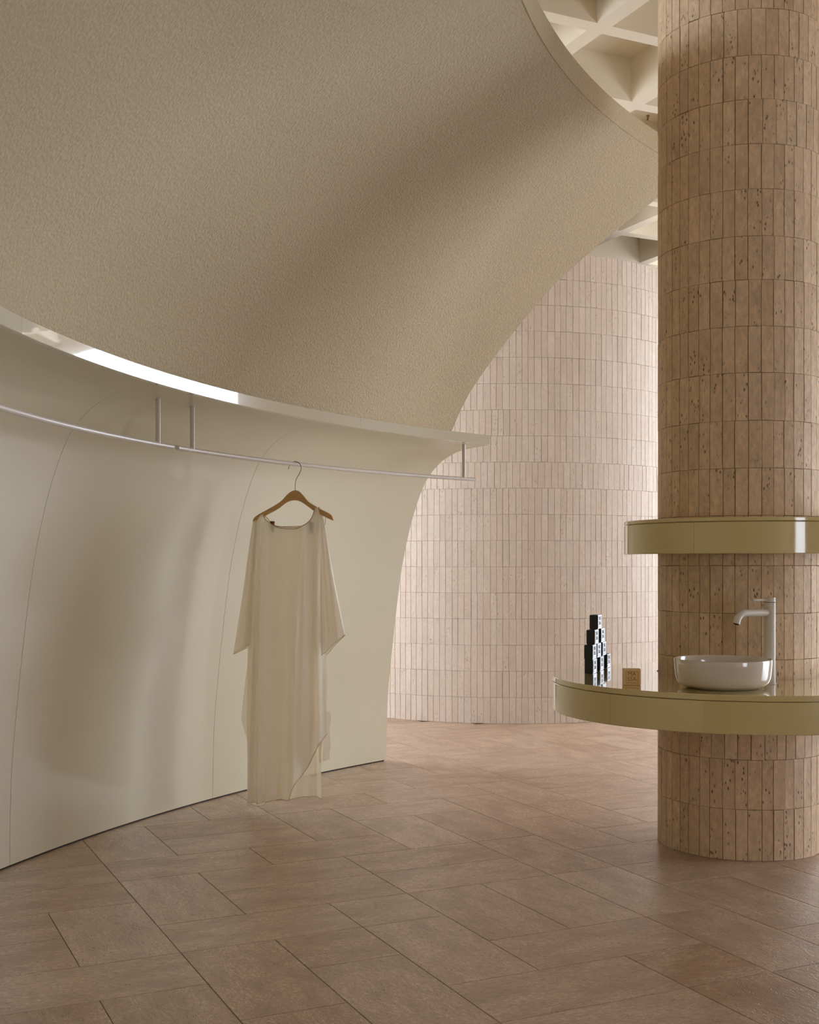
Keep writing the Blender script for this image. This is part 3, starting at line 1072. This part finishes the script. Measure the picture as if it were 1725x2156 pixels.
# ------------------------------------------------------------------ faucet
FB = Vector((1.672, 5.553, ZC + 0.0005))
faucet = empty('tall_faucet', FB)
tag(faucet, 'tall off-white single lever faucet standing behind the basin', 'faucet')
def lobj(name, prof, mat, parent, n=40):
    v, f = lathe(prof, n)
    o = mesh_obj(name, v, f, mat, parent, True)
    o.data.set_sharp_from_angle(angle=R(40))
    return o
lobj('base_ring', [(0.029, 0), (0.029, 0.003), (0.0275, 0.005)], M['faucet'], faucet)
lobj('body', [(0.0265, 0.004), (0.0265, 0.376), (0.0258, 0.3775)], M['faucet'], faucet)
lobj('joint_ring', [(0.0235, 0.376), (0.0235, 0.381)], M['dark'], faucet)
lobj('cap', [(0.0262, 0.380), (0.0265, 0.381), (0.0265, 0.399), (0.0255, 0.401)], M['faucet'], faucet)
dv = Vector((BCn[0] - FB.x, BCn[1] - FB.y)).normalized()
def fp(d, z): return Vector((dv.x * d, dv.y * d, z))
lever = tube_obj('lever', [fp(d, 0.3895) for d in (0.02, 0.05, 0.09, 0.112, 0.1145)], [0.0062, 0.0062, 0.0062, 0.0062, 0.0045], M['faucet'], faucet, 20)
sp = catmull([(0.015, 0.330), (0.06, 0.331), (0.12, 0.3315), (0.165, 0.331), (0.187, 0.327), (0.204, 0.316), (0.214, 0.300), (0.2205, 0.283)], 6)
spout = tube_obj('spout', [fp(d, z) for d, z in sp], 0.0165, M['faucet'], faucet, 24)
e0, e1 = fp(0.2195, 0.2855), fp(0.2208, 0.2822)
tube_obj('aerator', [e0, e1], 0.0135, M['dark'], spout, 24)

# ------------------------------------------------------------------ soaps
def text_mesh(body, size):
    cu = bpy.data.curves.new('lettering', 'FONT')
    cu.body = body
    cu.size = size
    cu.align_x = 'CENTER'
    cu.extrude = 0.0004
    cu.resolution_u = 2
    cu.space_line = 0.86
    o = bpy.data.objects.new('lettering', cu)
    COL.objects.link(o)
    dg = bpy.context.evaluated_depsgraph_get()
    me = bpy.data.meshes.new_from_object(o.evaluated_get(dg))
    bpy.data.objects.remove(o)
    bpy.data.curves.remove(cu)
    return me
SW, SH, ST = 0.080, 0.0735, 0.044
def bevel_box(name, w, t, h, bev, mat):
    bm = bmesh.new()
    add_box(bm, -w / 2, w / 2, -t / 2, t / 2, 0, h)
    bmesh.ops.recalc_face_normals(bm, faces=bm.faces)
    bmesh.ops.bevel(bm, geom=bm.edges[:], offset=bev, segments=2, affect='EDGES')
    me = bpy.data.meshes.new(name)
    bm.to_mesh(me); bm.free()
    me.materials.append(mat)
    return me
def frame_mesh(w, h, t, mat):
    bm = bmesh.new()
    y0, y1 = -0.0004, 0.0004
    add_box(bm, -w / 2, w / 2, y0, y1, h / 2 - t, h / 2)
    add_box(bm, -w / 2, w / 2, y0, y1, -h / 2, -h / 2 + t)
    add_box(bm, -w / 2, -w / 2 + t, y0, y1, -h / 2 + t, h / 2 - t)
    add_box(bm, w / 2 - t, w / 2, y0, y1, -h / 2 + t, h / 2 - t)
    me = bpy.data.meshes.new('mark_frame')
    bmesh.ops.recalc_face_normals(bm, faces=bm.faces)
    bm.to_mesh(me); bm.free()
    me.materials.append(mat)
    return me
def make_soap(loc, rz, label, group, body_me, txt_me, frm_me, plate_me, w, h, t, cat='soap'):
    s = empty('soap_bar', loc, rz)
    tag(s, label, cat, group)
    def add(nm, me, l, r=(0, 0, 0)):
        o = bpy.data.objects.new(nm, me)
        COL.objects.link(o); o.parent = s; o.location = l; o.rotation_euler = r
        return o
    add('block', body_me, (0, 0, 0))
    if plate_me: add('face', plate_me, (0, -t / 2 - 0.0002, h / 2))
    add('border', frm_me, (0, -t / 2 - 0.0007, h / 2))
    add('lettering', txt_me, (0, -t / 2 - 0.0009, h / 2 + 0.006 * w / 0.08), (R(90), 0, 0))
    return s
txt_d = text_mesh('MA\nSSA', 0.027); txt_d.materials.append(M['soap_mark'])
txt_t = text_mesh('MA\nSSA', 0.027); txt_t.materials.append(M['tan_mark'])
DW = 0.100
blk_d = bevel_box('soap_block', DW, ST, SH - 0.0008, 0.0022, M['soap_dark'])
blk_t = bevel_box('soap_block_tan', SW, 0.044, 0.0745, 0.0022, M['soap_tan'])
frm_d = frame_mesh(DW * 0.72, SH * 0.76, 0.0018, M['soap_mark'])
frm_t = frame_mesh(SW * 0.70, 0.0745 * 0.72, 0.0014, M['tan_mark'])
plate = bevel_box('soap_plate', DW - 0.006, 0.0006, SH - 0.006, 0.0002, M['soap_face'])
for p in plate.vertices: p.co.z -= (SH - 0.006) / 2
sd = Vector((0.345, 0.94)).normalized()                     # the stack runs away from the viewer
s_ang = math.atan2(sd.y, sd.x)
sn = Vector((sd.y, -sd.x))                                  # logo side, to the right
P0 = Vector((0.929, 6.055))
rows = [([0.0, 0.185, 0.38], ['dark soap bar nearest the viewer in the bottom row of the stack', 'middle dark soap bar in the bottom row of the stack',
                              'farthest dark soap bar in the bottom row, standing a little apart at the right']),
        ([-0.01, 0.11, 0.25], ['dark soap bar nearest the viewer in the second row from below', 'middle dark soap bar in the second row from below',
                               'farthest dark soap bar in the second row from below']),
        ([0.045, 0.21], ['nearer dark soap bar of the pair below the topmost bar', 'farther dark soap bar of the pair below the topmost bar']),
        ([0.125], ['single dark soap bar on top of the stack'])]
for ri, (ts, labs) in enumerate(rows):
    for t, lb in zip(ts, labs):
        c = P0 + sd * (t + DW / 2) - sn * (ST / 2)
        make_soap((c.x, c.y, ZC + 0.0004 + ri * SH), s_ang, lb, 'dark soap bars stacked on the counter', blk_d, txt_d, frm_d, plate, DW, SH, ST)
tp = px(1332, 1443, 5.49)
make_soap((tp.x, 5.49 + 0.022, ZC + 0.0004), R(-6), 'tan engraved soap bar standing alone on the counter', None, blk_t, txt_t, frm_t, None, SW, 0.0745, 0.044)
